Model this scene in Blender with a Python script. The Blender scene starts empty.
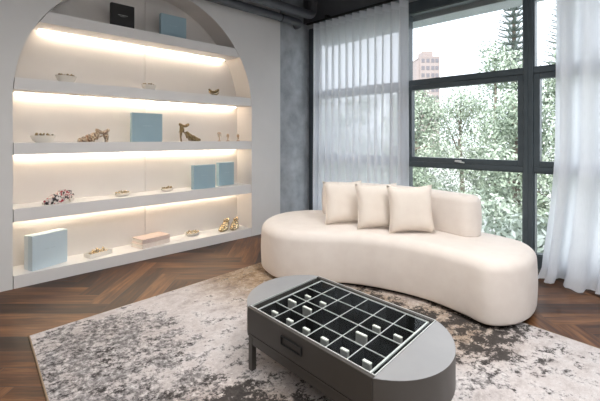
import bpy, bmesh, math, random
from mathutils import Vector, Matrix, noise
S = bpy.context.scene
COL = S.collection
PI = math.pi
SQ = math.sqrt(.5)

# ------------------------------------------------------------------ helpers
def new_mat(name, color=(.8, .8, .8), rough=.6, metal=0, **kw):
    m = bpy.data.materials.new(name); m.use_nodes = True
    b = m.node_tree.nodes['Principled BSDF']
    b.inputs['Base Color'].default_value = (*color, 1)
    b.inputs['Roughness'].default_value = rough
    b.inputs['Metallic'].default_value = metal
    for k, v in kw.items():
        b.inputs[k.replace('_', ' ')].default_value = v
    return m

def N(m, t, **props):
    n = m.node_tree.nodes.new(t)
    for k, v in props.items(): setattr(n, k, v)
    return n

def L(m, a, b): m.node_tree.links.new(a, b)
def BS(m): return m.node_tree.nodes['Principled BSDF']

def ramp(m, stops, interp='LINEAR'):
    r = N(m, 'ShaderNodeValToRGB'); cr = r.color_ramp; cr.interpolation = interp
    while len(cr.elements) < len(stops): cr.elements.new(.5)
    for e, (p, c) in zip(cr.elements, stops):
        e.position = p; e.color = (*c, 1) if len(c) == 3 else c
    return r

def noise_tex(m, vec, scale, detail=4, rough=.55, dist=0):
    n = N(m, 'ShaderNodeTexNoise')
    n.inputs['Scale'].default_value = scale; n.inputs['Detail'].default_value = detail
    n.inputs['Roughness'].default_value = rough; n.inputs['Distortion'].default_value = dist
    L(m, vec, n.inputs['Vector']); return n

def mottled(name, c1, c2, scale=6, rough=.6, bump=0, bscale=200, detail=5, lo=.35, hi=.65, **kw):
    m = new_mat(name, c1, rough, **kw)
    tc = N(m, 'ShaderNodeTexCoord')
    n = noise_tex(m, tc.outputs['Object'], scale, detail)
    r = ramp(m, [(lo, c1), (hi, c2)]); L(m, n.outputs['Fac'], r.inputs[0]); L(m, r.outputs[0], BS(m).inputs['Base Color'])
    if bump:
        n2 = noise_tex(m, tc.outputs['Object'], bscale, 2)
        b = N(m, 'ShaderNodeBump'); b.inputs['Strength'].default_value = bump; b.inputs['Distance'].default_value = .002
        L(m, n2.outputs['Fac'], b.inputs['Height']); L(m, b.outputs[0], BS(m).inputs['Normal'])
    return m

def srgb(r, g, b):
    f = lambda c: ((c/255+.055)/1.055)**2.4 if c > 10 else c/255/12.92
    return (f(r), f(g), f(b))

def tag(o, label=None, cat=None, group=None, kind=None):
    if label: o['label'] = label
    if cat: o['category'] = cat
    if group: o['group'] = group
    if kind: o['kind'] = kind
    return o

def thing(name, label, cat, loc=(0, 0, 0), rz=0, group=None):
    o = bpy.data.objects.new(name, None); COL.objects.link(o)
    o.empty_display_size = .1
    o.location = loc; o.rotation_euler = (0, 0, rz)
    return tag(o, label, cat, group)

def obj(name, bm, mat, parent=None, smooth=False, label=None, loc=None, rz=0):
    me = bpy.data.meshes.new(name)
    bmesh.ops.recalc_face_normals(bm, faces=bm.faces)
    bm.to_mesh(me); bm.free()
    for mm in (mat if isinstance(mat, (list, tuple)) else [mat]): me.materials.append(mm)
    if smooth:
        me.polygons.foreach_set('use_smooth', [True]*len(me.polygons))
        if smooth != 'all':
            me.set_sharp_from_angle(angle=math.radians(35))
    o = bpy.data.objects.new(name, me); COL.objects.link(o)
    if parent: o.parent = parent
    if loc: o.location = loc; o.rotation_euler = (0, 0, rz)
    if label: o['label'] = label
    return o

def struct(name, bm, mat, **k): return tag(obj(name, bm, mat, **k), kind='structure')

def BM(): return bmesh.new()

def box(bm, x0, x1, y0, y1, z0, z1, bev=0, seg=2, mi=0, M=None):
    vs = [bm.verts.new((x, y, z)) for x in (x0, x1) for y in (y0, y1) for z in (z0, z1)]
    q = [(0, 1, 3, 2), (4, 6, 7, 5), (0, 4, 5, 1), (2, 3, 7, 6), (0, 2, 6, 4), (1, 5, 7, 3)]
    fs = [bm.faces.new([vs[i] for i in f]) for f in q]
    for f in fs: f.material_index = mi
    if M is not None:
        for v in vs: v.co = M @ v.co
    if bev:
        es = list({e for f in fs for e in f.edges})
        bmesh.ops.bevel(bm, geom=es, offset=bev, segments=seg, affect='EDGES', profile=.5)
    return bm

def prism(bm, pts, z0, z1, axis='z', mi=0):
    """extrude 2-D polygon; axis z: (x,y); axis x: pts (y,z), z0/z1 are x; axis y: pts (x,z)"""
    def co(p, t):
        return (p[0], p[1], t) if axis == 'z' else (t, p[0], p[1]) if axis == 'x' else (p[0], t, p[1])
    a = [bm.verts.new(co(p, z0)) for p in pts]; b = [bm.verts.new(co(p, z1)) for p in pts]
    n = len(pts)
    fs = [bm.faces.new(a), bm.faces.new(b[::-1])]
    for i in range(n): fs.append(bm.faces.new((a[i], b[i], b[(i+1) % n], a[(i+1) % n])))
    for f in fs: f.material_index = mi
    return bm

def tube(bm, path, r, seg=10, caps=True, closed=False):
    P = [Vector(p) for p in path]; n = len(P); rings = []
    rr = r if isinstance(r, (list, tuple)) else [r]*n
    up = Vector((0, 0, 1)); prev = None
    for i in range(n):
        t = (P[(i+1) % n]-P[i-1]) if closed else (P[min(i+1, n-1)]-P[max(i-1, 0)])
        t.normalize()
        if prev is None:
            a = t.cross(up)
            if a.length < 1e-3: a = t.cross(Vector((1, 0, 0)))
        else:
            a = prev - t*prev.dot(t)
        a.normalize(); prev = a; b = t.cross(a)
        rings.append([bm.verts.new(P[i]+(a*math.cos(2*PI*k/seg)+b*math.sin(2*PI*k/seg))*rr[i]) for k in range(seg)])
    m = n if closed else n-1
    for i in range(m):
        A, B = rings[i], rings[(i+1) % n]
        for k in range(seg): bm.faces.new((A[k], A[(k+1) % seg], B[(k+1) % seg], B[k]))
    if caps and not closed:
        bm.faces.new(rings[0]); bm.faces.new(rings[-1][::-1])
    return bm

def lathe(bm, prof, seg=24, sx=1, sy=1, c=(0, 0, 0)):
    rings = []
    for r, z in prof:
        if r < 1e-5: rings.append([bm.verts.new((c[0], c[1], c[2]+z))])
        else: rings.append([bm.verts.new((c[0]+r*sx*math.cos(2*PI*k/seg), c[1]+r*sy*math.sin(2*PI*k/seg), c[2]+z)) for k in range(seg)])
    for A, B in zip(rings, rings[1:]):
        for k in range(seg):
            k2 = (k+1) % seg
            if len(A) == 1 and len(B) > 1: bm.faces.new((A[0], B[k], B[k2]))
            elif len(B) == 1 and len(A) > 1: bm.faces.new((A[k], A[k2], B[0]))
            elif len(A) > 1: bm.faces.new((A[k], A[k2], B[k2], B[k]))
    return bm

def blob(bm, c, r, sub=1, sz=1):
    M = Matrix.Translation(c) @ Matrix.Diagonal((1, 1, sz, 1))
    bmesh.ops.create_icosphere(bm, subdivisions=sub, radius=r, matrix=M)

def catmull(pts, n=8, closed=True):
    out = []; m = len(pts)
    rng = range(m) if closed else range(m-1)
    for i in rng:
        g = lambda k: Vector(pts[k % m] if closed else pts[max(0, min(m-1, k))])
        p0, p1, p2, p3 = g(i-1), g(i), g(i+1), g(i+2)
        for k in range(n):
            t = k/n
            out.append(.5*((2*p1)+(p2-p0)*t+(2*p0-5*p1+4*p2-p3)*t*t+(3*p1-p0-3*p2+p3)*t**3))
    if not closed: out.append(Vector(pts[-1]))
    return out

def offset(poly, d):
    """inward offset of a CCW closed polyline of 2-D Vectors"""
    n = len(poly); out = []
    for i in range(n):
        t = poly[(i+1) % n]-poly[i-1]; t.normalize()
        out.append(poly[i]+Vector((-t.y, t.x))*d)
    return out

# ------------------------------------------------------------------ materials
M_wall = mottled('painted wall', srgb(228, 227, 225), srgb(232, 231, 229), 2, .7)
M_room = mottled('grey painted wall', srgb(150, 150, 152), srgb(156, 156, 158), 2, .8)
M_niche = mottled('cream niche panel', srgb(226, 221, 216), srgb(230, 225, 220), 2, .6)
M_shelf = mottled('white shelf lacquer', srgb(232, 230, 228), srgb(236, 234, 232), 3, .5)
M_conc = mottled('grey concrete', srgb(142, 147, 152), srgb(196, 201, 206), 4, .8, .5, 40, 14, .3, .75)
M_ceil = mottled('charcoal ceiling', srgb(62, 62, 66), srgb(70, 70, 74), 2, .8)
M_pipe = mottled('charcoal pipe', srgb(86, 89, 94), srgb(94, 97, 102), 5, .45)
M_frame = mottled('dark window aluminium', srgb(66, 75, 80), srgb(74, 83, 88), 8, .35)
M_black = new_mat('black metal', srgb(28, 28, 30), .4)
M_soff = mottled('pale soffit render', srgb(176, 184, 182), srgb(190, 196, 196), 3, .8)

def led_mat():
    m = new_mat('warm led', (1, .9, .7)); b = BS(m)
    b.inputs['Emission Color'].default_value = (1, .84, .66, 1)
    b.inputs['Emission Strength'].default_value = 20
    return m
M_led = led_mat()

def glass_pane(name, tint=(1, 1, 1), boost=1.0):
    m = bpy.data.materials.new(name); m.use_nodes = True; nt = m.node_tree; nt.nodes.clear()
    o = nt.nodes.new('ShaderNodeOutputMaterial'); mx = nt.nodes.new('ShaderNodeMixShader')
    t = nt.nodes.new('ShaderNodeBsdfTransparent'); g = nt.nodes.new('ShaderNodeBsdfGlossy')
    t.inputs[0].default_value = (*tint, 1); g.inputs['Roughness'].default_value = .01
    f = nt.nodes.new('ShaderNodeFresnel'); ge = nt.nodes.new('ShaderNodeNewGeometry'); io = nt.nodes.new('ShaderNodeMapRange')
    io.inputs['To Min'].default_value = 1.45; io.inputs['To Max'].default_value = 1/1.45       # same reflectance from both sides of the sheet
    nt.links.new(ge.outputs['Backfacing'], io.inputs[0]); nt.links.new(io.outputs[0], f.inputs[0])
    mu = nt.nodes.new('ShaderNodeMath'); mu.operation = 'MULTIPLY'; mu.inputs[1].default_value = boost; mu.use_clamp = True
    nt.links.new(f.outputs[0], mu.inputs[0]); nt.links.new(mu.outputs[0], mx.inputs[0])
    nt.links.new(t.outputs[0], mx.inputs[1]); nt.links.new(g.outputs[0], mx.inputs[2])
    nt.links.new(mx.outputs[0], o.inputs[0])
    return m
M_glass = glass_pane('window glass', (.97, .98, .98))
M_tglass = glass_pane('table glass', (.97, .985, .98), .14)

def sheer_mat(name, alpha):
    m = bpy.data.materials.new(name); m.use_nodes = True; nt = m.node_tree; nt.nodes.clear()
    o = nt.nodes.new('ShaderNodeOutputMaterial')
    d = nt.nodes.new('ShaderNodeBsdfDiffuse'); tr = nt.nodes.new('ShaderNodeBsdfTranslucent'); tp = nt.nodes.new('ShaderNodeBsdfTransparent')
    d.inputs[0].default_value = (.84, .86, .90, 1); tr.inputs[0].default_value = (.93, .94, .97, 1)
    # fine vertical weave
    tc = nt.nodes.new('ShaderNodeTexCoord'); mp = nt.nodes.new('ShaderNodeMapping'); mp.inputs['Scale'].default_value = (60, 60, 3)
    nz = nt.nodes.new('ShaderNodeTexNoise'); nz.inputs['Scale'].default_value = 4
    mr = nt.nodes.new('ShaderNodeMapRange'); mr.inputs['To Min'].default_value = alpha-.06; mr.inputs['To Max'].default_value = alpha+.06
    m1 = nt.nodes.new('ShaderNodeMixShader'); m1.inputs[0].default_value = .62
    m2 = nt.nodes.new('ShaderNodeMixShader')
    k = nt.links.new
    k(tc.outputs['Object'], mp.inputs[0]); k(mp.outputs[0], nz.inputs['Vector']); k(nz.outputs['Fac'], mr.inputs[0])
    k(d.outputs[0], m1.inputs[1]); k(tr.outputs[0], m1.inputs[2])
    k(mr.outputs[0], m2.inputs[0]); k(tp.outputs[0], m2.inputs[1]); k(m1.outputs[0], m2.inputs[2]); k(m2.outputs[0], o.inputs[0])
    return m
M_sheer = sheer_mat('sheer curtain', .80)
M_sheer2 = sheer_mat('dense sheer curtain', .93)
M_header = sheer_mat('curtain heading tape', .9)

M_fab = mottled('boucle cream fabric', srgb(226, 216, 208), srgb(231, 222, 214), 9, .9, .35, 420, 4, Sheen_Weight=.25)
M_cush = mottled('linen cushion fabric', srgb(230, 219, 208), srgb(234, 224, 213), 8, .9, .12, 500, Sheen_Weight=.2)
M_gold = new_mat('gold metal', srgb(206, 190, 160), .25, 1)
M_goldd = mottled('antique gold', srgb(172, 150, 108), srgb(92, 76, 54), 60, .35, metal=.8)
M_tan = new_mat('rose beige lacquer', srgb(190, 164, 138), .4)
M_cer = new_mat('white ceramic', srgb(238, 232, 222), .3)
M_blue = mottled('pale blue card', srgb(156, 182, 193), srgb(160, 186, 197), 4, .6)
M_bluel = new_mat('blue white card edge', srgb(224, 234, 238), .6)
M_bluelt = mottled('light blue card', srgb(202, 219, 227), srgb(206, 222, 230), 4, .6)
M_blackbox = new_mat('black card', srgb(30, 28, 27), .5)
M_print = new_mat('pale foil print', srgb(214, 214, 208), .4)
M_pewter = new_mat('grey foil print', srgb(190, 208, 214), .4)
M_linen = mottled('pinkish cloth cover', srgb(206, 186, 176), srgb(216, 198, 188), 20, .85)
M_linen2 = mottled('cream cloth cover', srgb(226, 212, 200), srgb(232, 220, 210), 20, .85)
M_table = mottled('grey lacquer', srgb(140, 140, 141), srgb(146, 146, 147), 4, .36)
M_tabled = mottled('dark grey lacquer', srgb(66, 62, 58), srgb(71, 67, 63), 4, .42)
M_velvet = mottled('black display lining', srgb(13, 13, 14), srgb(17, 17, 18), 40, .7)
M_alu = new_mat('brushed aluminium', srgb(222, 224, 222), .4, .3)
M_stand = mottled('grey display block', srgb(150, 149, 146), srgb(160, 159, 156), 30, .7)
M_standw = new_mat('white display top', srgb(240, 238, 232), .5)

def leopard(name, c1, c2, c3, scale):
    m = new_mat(name, c1, .4); tc = N(m, 'ShaderNodeTexCoord')
    n = noise_tex(m, tc.outputs['Object'], scale, 2, .5, .6)
    r = ramp(m, [(.0, c1), (.44, c2), (.56, c3)], 'CONSTANT'); L(m, n.outputs['Fac'], r.inputs[0]); L(m, r.outputs[0], BS(m).inputs['Base Color'])
    return m
M_leo = leopard('brown and cream print', srgb(70, 44, 28), srgb(226, 206, 180), srgb(126, 84, 50), 55)
M_redp = leopard('red and black print', srgb(40, 24, 26), srgb(238, 228, 220), srgb(168, 40, 52), 38)

# wood
def wood():
    m = new_mat('walnut plank', (.2, .12, .07), .34, Specular_IOR_Level=.18); b = BS(m)
    at = N(m, 'ShaderNodeAttribute', attribute_name='plank'); uv = N(m, 'ShaderNodeUVMap', uv_map='grain')
    mp = N(m, 'ShaderNodeMapping'); mp.inputs['Scale'].default_value = (1.6, 26, 1); L(m, uv.outputs[0], mp.inputs[0])
    n1 = noise_tex(m, mp.outputs[0], 1.6, 6, .6, .8)
    mp2 = N(m, 'ShaderNodeMapping'); mp2.inputs['Scale'].default_value = (1.0, 5, 1); L(m, uv.outputs[0], mp2.inputs[0])
    n2 = noise_tex(m, mp2.outputs[0], 1.2, 3, .5, 1.2)
    add = N(m, 'ShaderNodeMath', operation='MULTIPLY_ADD'); L(m, n1.outputs['Fac'], add.inputs[0]); add.inputs[1].default_value = .62
    sc = N(m, 'ShaderNodeMath', operation='MULTIPLY_ADD'); L(m, n2.outputs['Fac'], sc.inputs[0]); sc.inputs[1].default_value = .45
    tint = N(m, 'ShaderNodeMath', operation='MULTIPLY_ADD'); L(m, at.outputs['Fac'], tint.inputs[0]); tint.inputs[1].default_value = .24; tint.inputs[2].default_value = -.15
    L(m, tint.outputs[0], sc.inputs[2]); L(m, sc.outputs[0], add.inputs[2])
    r = ramp(m, [(.26, srgb(22, 13, 9)), (.42, srgb(58, 36, 23)), (.56, srgb(90, 58, 36)), (.72, srgb(132, 92, 60))])
    L(m, add.outputs[0], r.inputs[0]); L(m, r.outputs[0], b.inputs['Base Color'])
    rr = N(m, 'ShaderNodeMapRange'); rr.inputs['To Min'].default_value = .28; rr.inputs['To Max'].default_value = .46
    L(m, n1.outputs['Fac'], rr.inputs[0]); L(m, rr.outputs[0], b.inputs['Roughness'])
    bp = N(m, 'ShaderNodeBump'); bp.inputs['Strength'].default_value = .12; bp.inputs['Distance'].default_value = .002
    L(m, n1.outputs['Fac'], bp.inputs['Height']); L(m, bp.outputs[0], b.inputs['Normal'])
    return m
M_wood = wood()

# rug: distressed abstract weave
def rug_mat():
    m = new_mat('distressed rug', (.5, .5, .5), .95); b = BS(m)
    tc = N(m, 'ShaderNodeTexCoord'); V = tc.outputs['Object']
    def MATH(op, a, c, clamp=False):
        n = N(m, 'ShaderNodeMath', operation=op); n.use_clamp = clamp
        for i, q in enumerate((a, c)):
            if isinstance(q, (int, float)): n.inputs[i].default_value = q
            else: L(m, q, n.inputs[i])
        return n.outputs[0]
    def MIX(f, a, c):
        n = N(m, 'ShaderNodeMix', data_type='RGBA')
        L(m, f, n.inputs[0])
        for i, q in ((6, a), (7, c)):
            if isinstance(q, tuple): n.inputs[i].default_value = (*q, 1)
            else: L(m, q, n.inputs[i])
        return n.outputs[2]
    sx = N(m, 'ShaderNodeSeparateXYZ'); L(m, V, sx.inputs[0]); X, Y = sx.outputs[0], sx.outputs[1]
    def spot(cx, cy, r):          # soft pigment zone
        dx = MATH('SUBTRACT', X, cx); dy = MATH('SUBTRACT', Y, cy)
        d = MATH('SQRT', MATH('ADD', MATH('MULTIPLY', dx, dx), MATH('MULTIPLY', dy, dy)), 0)
        mr = N(m, 'ShaderNodeMapRange'); mr.inputs['From Min'].default_value = r; mr.inputs['From Max'].default_value = r*.25
        mr.interpolation_type = 'SMOOTHSTEP'; L(m, d, mr.inputs[0]); return mr.outputs[0]
    # stretched noise (streaks run across the rug)
    mp = N(m, 'ShaderNodeMapping'); mp.inputs['Scale'].default_value = (1, .75, 1); mp.inputs['Rotation'].default_value = (0, 0, .5); L(m, V, mp.inputs[0])
    big = noise_tex(m, mp.outputs[0], 1.8, 3, .55, .2).outputs['Fac']
    mid = noise_tex(m, mp.outputs[0], 8, 10, .74, .1).outputs['Fac']
    fin = noise_tex(m, V, 38, 8, .75, 0).outputs['Fac']
    pil = noise_tex(m, V, 260, 2, .6).outputs['Fac']
    base = ramp(m, [(.32, srgb(166, 157, 154)), (.46, srgb(198, 190, 188)), (.6, srgb(214, 209, 208))]); L(m, mid, base.inputs[0])
    warm = MATH('MAXIMUM', spot(-2.75, 2.35, .95), MATH('MAXIMUM', spot(-1.75, 2.25, .8), spot(-1.15, .85, .75)))
    warm = MATH('MAXIMUM', warm, MATH('MULTIPLY', spot(-1.2, 2.5, .6), .8))
    tan = ramp(m, [(.34, srgb(92, 72, 54)), (.48, srgb(150, 126, 100)), (.62, srgb(190, 171, 148))]); L(m, mid, tan.inputs[0])
    wf = MATH('MULTIPLY', warm, MATH('ADD', MATH('MULTIPLY', big, 1.5), .28), True)
    col = MIX(wf, base.outputs[0], tan.outputs[0])
    # grey wash patches
    gz = MATH('MAXIMUM', MATH('MULTIPLY', spot(-2.35, .72, .85), .9), spot(-1.6, .75, .8))
    gv = MATH('ADD', MATH('ADD', MATH('MULTIPLY', mid, .6), MATH('ADD', MATH('MULTIPLY', big, .2), MATH('MULTIPLY', fin, .3))), MATH('MULTIPLY', gz, .085))
    gr = ramp(m, [(.575, (0, 0, 0)), (.63, (1, 1, 1))]); L(m, gv, gr.inputs[0])
    fr_ = ramp(m, [(.36, (.25, .25, .25)), (.6, (1, 1, 1))]); L(m, fin, fr_.inputs[0])
    col = MIX(MATH('MULTIPLY', gr.outputs[0], fr_.outputs[0]), col, srgb(84, 80, 80))
    fk = ramp(m, [(.60, (0, 0, 0)), (.66, (1, 1, 1))]); L(m, MATH('ADD', MATH('MULTIPLY', fin, .75), MATH('MULTIPLY', mid, .25)), fk.inputs[0])
    col = MIX(MATH('MULTIPLY', fk.outputs[0], .75), col, srgb(70, 64, 62))
    fl = ramp(m, [(.36, (1, 1, 1)), (.43, (0, 0, 0))]); L(m, fin, fl.inputs[0])
    col = MIX(MATH('MULTIPLY', fl.outputs[0], .6), col, srgb(222, 217, 215))
    # dark flecks
    dz = MATH('MAXIMUM', MATH('MULTIPLY', spot(-1.05, 2.6, .8), 1.0), MATH('MULTIPLY', spot(-1.8, 2.35, .7), .9))
    dz = MATH('MAXIMUM', dz, MATH('MULTIPLY', spot(-1.35, 1.0, .7), 1.05)); dz = MATH('MAXIMUM', dz, MATH('MULTIPLY', spot(-2.2, .8, .7), .45))
    mp2 = N(m, 'ShaderNodeMapping'); mp2.inputs['Location'].default_value = (4.3, 1.7, 2); mp2.inputs['Scale'].default_value = (1, .7, 1); L(m, V, mp2.inputs[0])
    mid2 = noise_tex(m, mp2.outputs[0], 9, 10, .74, .1).outputs['Fac']
    dv = MATH('ADD', MATH('ADD', MATH('MULTIPLY', mid2, .75), MATH('MULTIPLY', fin, .35)), MATH('MULTIPLY', dz, .142))
    dr = ramp(m, [(.645, (0, 0, 0)), (.69, (1, 1, 1))]); L(m, dv, dr.inputs[0])
    col = MIX(MATH('MULTIPLY', dr.outputs[0], .92), col, srgb(40, 35, 33))
    # woven pile speckle
    sp = ramp(m, [(.3, (.78, .78, .78)), (.6, (1.04, 1.04, 1.04))]); L(m, pil, sp.inputs[0])
    mu = N(m, 'ShaderNodeMix', data_type='RGBA', blend_type='MULTIPLY'); mu.inputs[0].default_value = 1
    L(m, col, mu.inputs[6]); L(m, sp.outputs[0], mu.inputs[7]); L(m, mu.outputs[2], b.inputs['Base Color'])
    bp = N(m, 'ShaderNodeBump'); bp.inputs['Strength'].default_value = .6; bp.inputs['Distance'].default_value = .004
    L(m, pil, bp.inputs['Height']); L(m, bp.outputs[0], b.inputs['Normal'])
    return m
M_rug = rug_mat()
M_rugedge = new_mat('rug binding', srgb(150, 128, 104), .9)

# ------------------------------------------------------------------ room shell
WX, WY = -3.98, 4.2          # shelf wall face, window wall plane
XR, YF = 2.4, -2.8           # unseen walls behind the camera
ZC = 3.3
def build_floor():
    me = bpy.data.meshes.new('floor'); rnd = random.Random(7)
    W, n = .165, 6; c0 = 2.36; g = .0012
    V, F, T, U = [], [], [], []
    def plank(p0, p1, q0, q1, horiz):
        cs = [(p0+g, q0+g), (p1-g, q0+g), (p1-g, q1-g), (p0+g, q1-g)]
        w = [((p-q)*SQ, (p+q)*SQ) for p, q in cs]
        if all(x < -4.4 or x > XR+.1 or y < YF-.1 or y > 4.4 for x, y in w): return
        w = [(max(-4.4, min(XR+.1, x)), max(YF-.1, min(4.3, y))) for x, y in w]
        a = abs((w[2][0]-w[0][0])*(w[3][1]-w[1][1])-(w[2][1]-w[0][1])*(w[3][0]-w[1][0]))
        if a < 1e-4: return
        i = len(V); V.extend((x, y, 0) for x, y in w); F.append((i, i+1, i+2, i+3)); T.append(rnd.random())
        o = rnd.random()*40
        U.extend(((p if horiz else q)+o, (q if horiz else p)+o*.7) for p, q in cs)
    for j in range(-45, 60):
        for k in range(-6, 7):
            p = c0-j*W+2*n*W*k
            plank(p, p+n*W, j*W, (j+1)*W, True)
            # upright planks: column starting n cells on, running down with the step
            pc = p+n*W
            plank(pc, pc+W, j*W, (j+n)*W, False) if True else None
    me.from_pydata(V, [], F); me.materials.append(M_wood)
    at = me.attributes.new('plank', 'FLOAT', 'FACE'); at.data.foreach_set('value', T)
    uv = me.uv_layers.new(name='grain'); uv.data.foreach_set('uv', [c for u in U for c in u])
    o = bpy.data.objects.new('floor', me); COL.objects.link(o); tag(o, kind='structure')
    return o
build_floor()
bm = BM(); box(bm, -4.5, XR+.1, YF-.1, 4.35, -.12, -.003); struct('floor_slab', bm, M_black)

# shelf wall with the arched niche
CY, R, ZS, XB = 1.867, 1.243, 1.6, -4.29
YL, YR = CY-R, CY+R
def build_shelf_wall():
    bm = BM(); K = 64
    arch = [(YL, 0)] + [(CY-R*math.cos(PI*k/K), ZS+R*math.sin(PI*k/K)) for k in range(K+1)] + [(YR, 0)]
    # front face strips
    def quad(*p): bm.faces.new([bm.verts.new(q) for q in p])
    quad((WX, YF, 0), (WX, YL, 0), (WX, YL, ZC), (WX, YF, ZC))
    quad((WX, YR, 0), (WX, 3.6, 0), (WX, 3.6, ZC), (WX, YR, ZC))
    for (a, b) in zip(arch[1:-1], arch[2:-1]):
        quad((WX, a[0], a[1]), (WX, b[0], b[1]), (WX, b[0], ZC), (WX, a[0], ZC))
    box(bm, -4.45, -4.36, YF, 3.6, 0, ZC)
    box(bm, -4.36, WX-.0005, 3.56, 3.6, 0, ZC)
    box(bm, -4.36, WX-.0005, YF, YF+.04, 0, ZC)
    bmesh.ops.remove_doubles(bm, verts=bm.verts, dist=1e-5)
    me = struct('wall_left', bm, M_wall)
    bm = BM()
    for a, b in zip(arch, arch[1:]):
        vs = [bm.verts.new(p) for p in ((WX, *a), (WX, *b), (XB-.03, *b), (XB-.03, *a))]; bm.faces.new(vs)
    bmesh.ops.remove_doubles(bm, verts=bm.verts, dist=1e-5)
    o = struct('trim_1', bm, M_niche, smooth=True)
    bm = BM()
    box(bm, XB-.04, XB, YL-.01, 1.866, 0, ZS+R+.02, .002, 1); box(bm, XB-.04, XB, 1.869, YR+.01, 0, ZS+R+.02, .002, 1)
    struct('wall_niche', bm, M_niche)
build_shelf_wall()
bm = BM(); box(bm, -4.45, -4.0, 3.602, 4.32, 0, ZC); struct('wall_corner', bm, M_conc)
bm = BM(); box(bm, -4.5, XR+.1, YF-.1, 4.35, ZC, ZC+.12); struct('ceiling', bm, M_ceil)
bm = BM(); box(bm, XR, XR+.1, YF-.1, 4.35, 0, ZC); struct('wall_right', bm, M_room)
bm = BM(); box(bm, -4.45, XR, YF-.1, YF, 0, ZC); struct('wall_front', bm, M_room)
# header above the glazing, curtain pocket
bm = BM(); box(bm, -4.0, XR, 4.14, 4.3, 2.83, ZC); struct('wall_back', bm, M_conc)
bm = BM(); box(bm, -4.0, XR, 4.07, 4.14, 2.90, ZC); struct('trim_2', bm, M_pipe)
bm = BM(); box(bm, -4.0, XR, 4.34, 4.62, 2.655, 2.95); struct('trim_3', bm, M_soff)     # slab edge outside, above the glass

# glazing
def window(n, x0, x1, sash=True, stay=True, mullL=.05, mullR=.05):
    """one bay of three panes between x0 and x1"""
    root = bpy.data.objects.new('window_%d' % n, None); COL.objects.link(root); root.location = (x0, 4.2, 0); tag(root, kind='structure')
    w = x1-x0; zb, z1, z2, z3 = .155, .955, 1.88, 2.70
    bm = BM()
    box(bm, 0, mullL, -.06, .08, .0, 2.83, .004, 1); box(bm, w-mullR, w, -.06, .08, 0, 2.83, .004, 1)
    for a, b in ((.03, zb), (z1-.025, z1+.025), (z2-.025, z2+.03), (z3, 2.83)): box(bm, mullL, w-mullR, -.055, .08, a, b, .004, 1)
    obj('window_frame', bm, M_frame, root)
    for (a, b, nm, t) in ((zb, z1-.025, 'lower', .012), (z1+.025, z2-.025, 'sash', .052), (z2+.03, z3, 'upper', .01)):
        bm = BM(); l, r = mullL, w-mullR
        box(bm, l, l+t, -.045, .03, a, b, .003, 1); box(bm, r-t, r, -.045, .03, a, b, .003, 1)
        box(bm, l+t, r-t, -.045, .03, a, a+t, .003, 1); box(bm, l+t, r-t, -.045, .03, b-t, b, .003, 1)
        f = obj('sash' if nm == 'sash' else 'glazing_bead', bm, M_frame, root)
        bm = BM(); box(bm, l+t, r-t, -.004, .004, a+t, b-t)
        obj('pane', bm, M_glass, f)
        if nm == 'sash' and stay:
            bm = BM(); cx = l+(r-l)*.49
            box(bm, cx-.035, cx+.035, -.062, -.045, a+.014, a+.034, .004, 1)
            tube(bm, [(cx-.02, -.06, a+.024), (cx-.02, -.085, a+.026), (cx+.08, -.088, a+.012)], .008, 8)
            obj('handle', bm, M_alu, f)
    return root
window(1, -3.96, -2.41, mullL=.09)
window(2, -2.41, -1.105, mullL=.038, mullR=.042)
window(3, -1.105, .2, mullL=.042)
window(4, .2, XR)

# ------------------------------------------------------------------ shelves
def arch_half(z): return R if z <= ZS else math.sqrt(max(0, R*R-(z-ZS)**2))
def shelf(z0, z1, label, led=True):
    t = thing('wall_shelf', label, 'shelf', (0, 0, 0), 0, 'white shelves in the arched niche')
    t.location = (WX-.15, CY, z0)
    def end(z): return arch_half(z)-.006
    bm = BM(); K = 6
    zs = [z0+(z1-z0)*k/K for k in range(K+1)]
    pts = [(-end(z), z-z0) for z in zs]+[(end(z), z-z0) for z in zs[::-1]]
    prism(bm, pts, -.158, .15, 'x')
    obj('board', bm, M_shelf, t)
    if led:
        h = end(z0)-.05
        bm = BM(); box(bm, -.128, -.112, -h, h, -.010, -.0005)
        obj('led_strip', bm, M_led, t, label='glowing warm white light strip')
    return t
SH = [(2.247, 2.35), (1.655, 1.755), (1.109, 1.21), (.55, .66), (.0, .105)]
SL = ['topmost white shelf of the arched niche, carrying the black box, lit underneath',
      'second white shelf from the top, carrying two cream bowls and a gold bangle',
      'middle white shelf of the arch, carrying one blue box and the heeled shoes',
      'fourth white shelf from the top, carrying two blue boxes side by side',
      'lowest white shelf standing on the wooden floor, carrying the large blue box']
for i, (a, b) in enumerate(SH): shelf(a, b, SL[i], i < 4)
Z1, Z2, Z3, Z4, Z5 = [b for a, b in SH]

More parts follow.
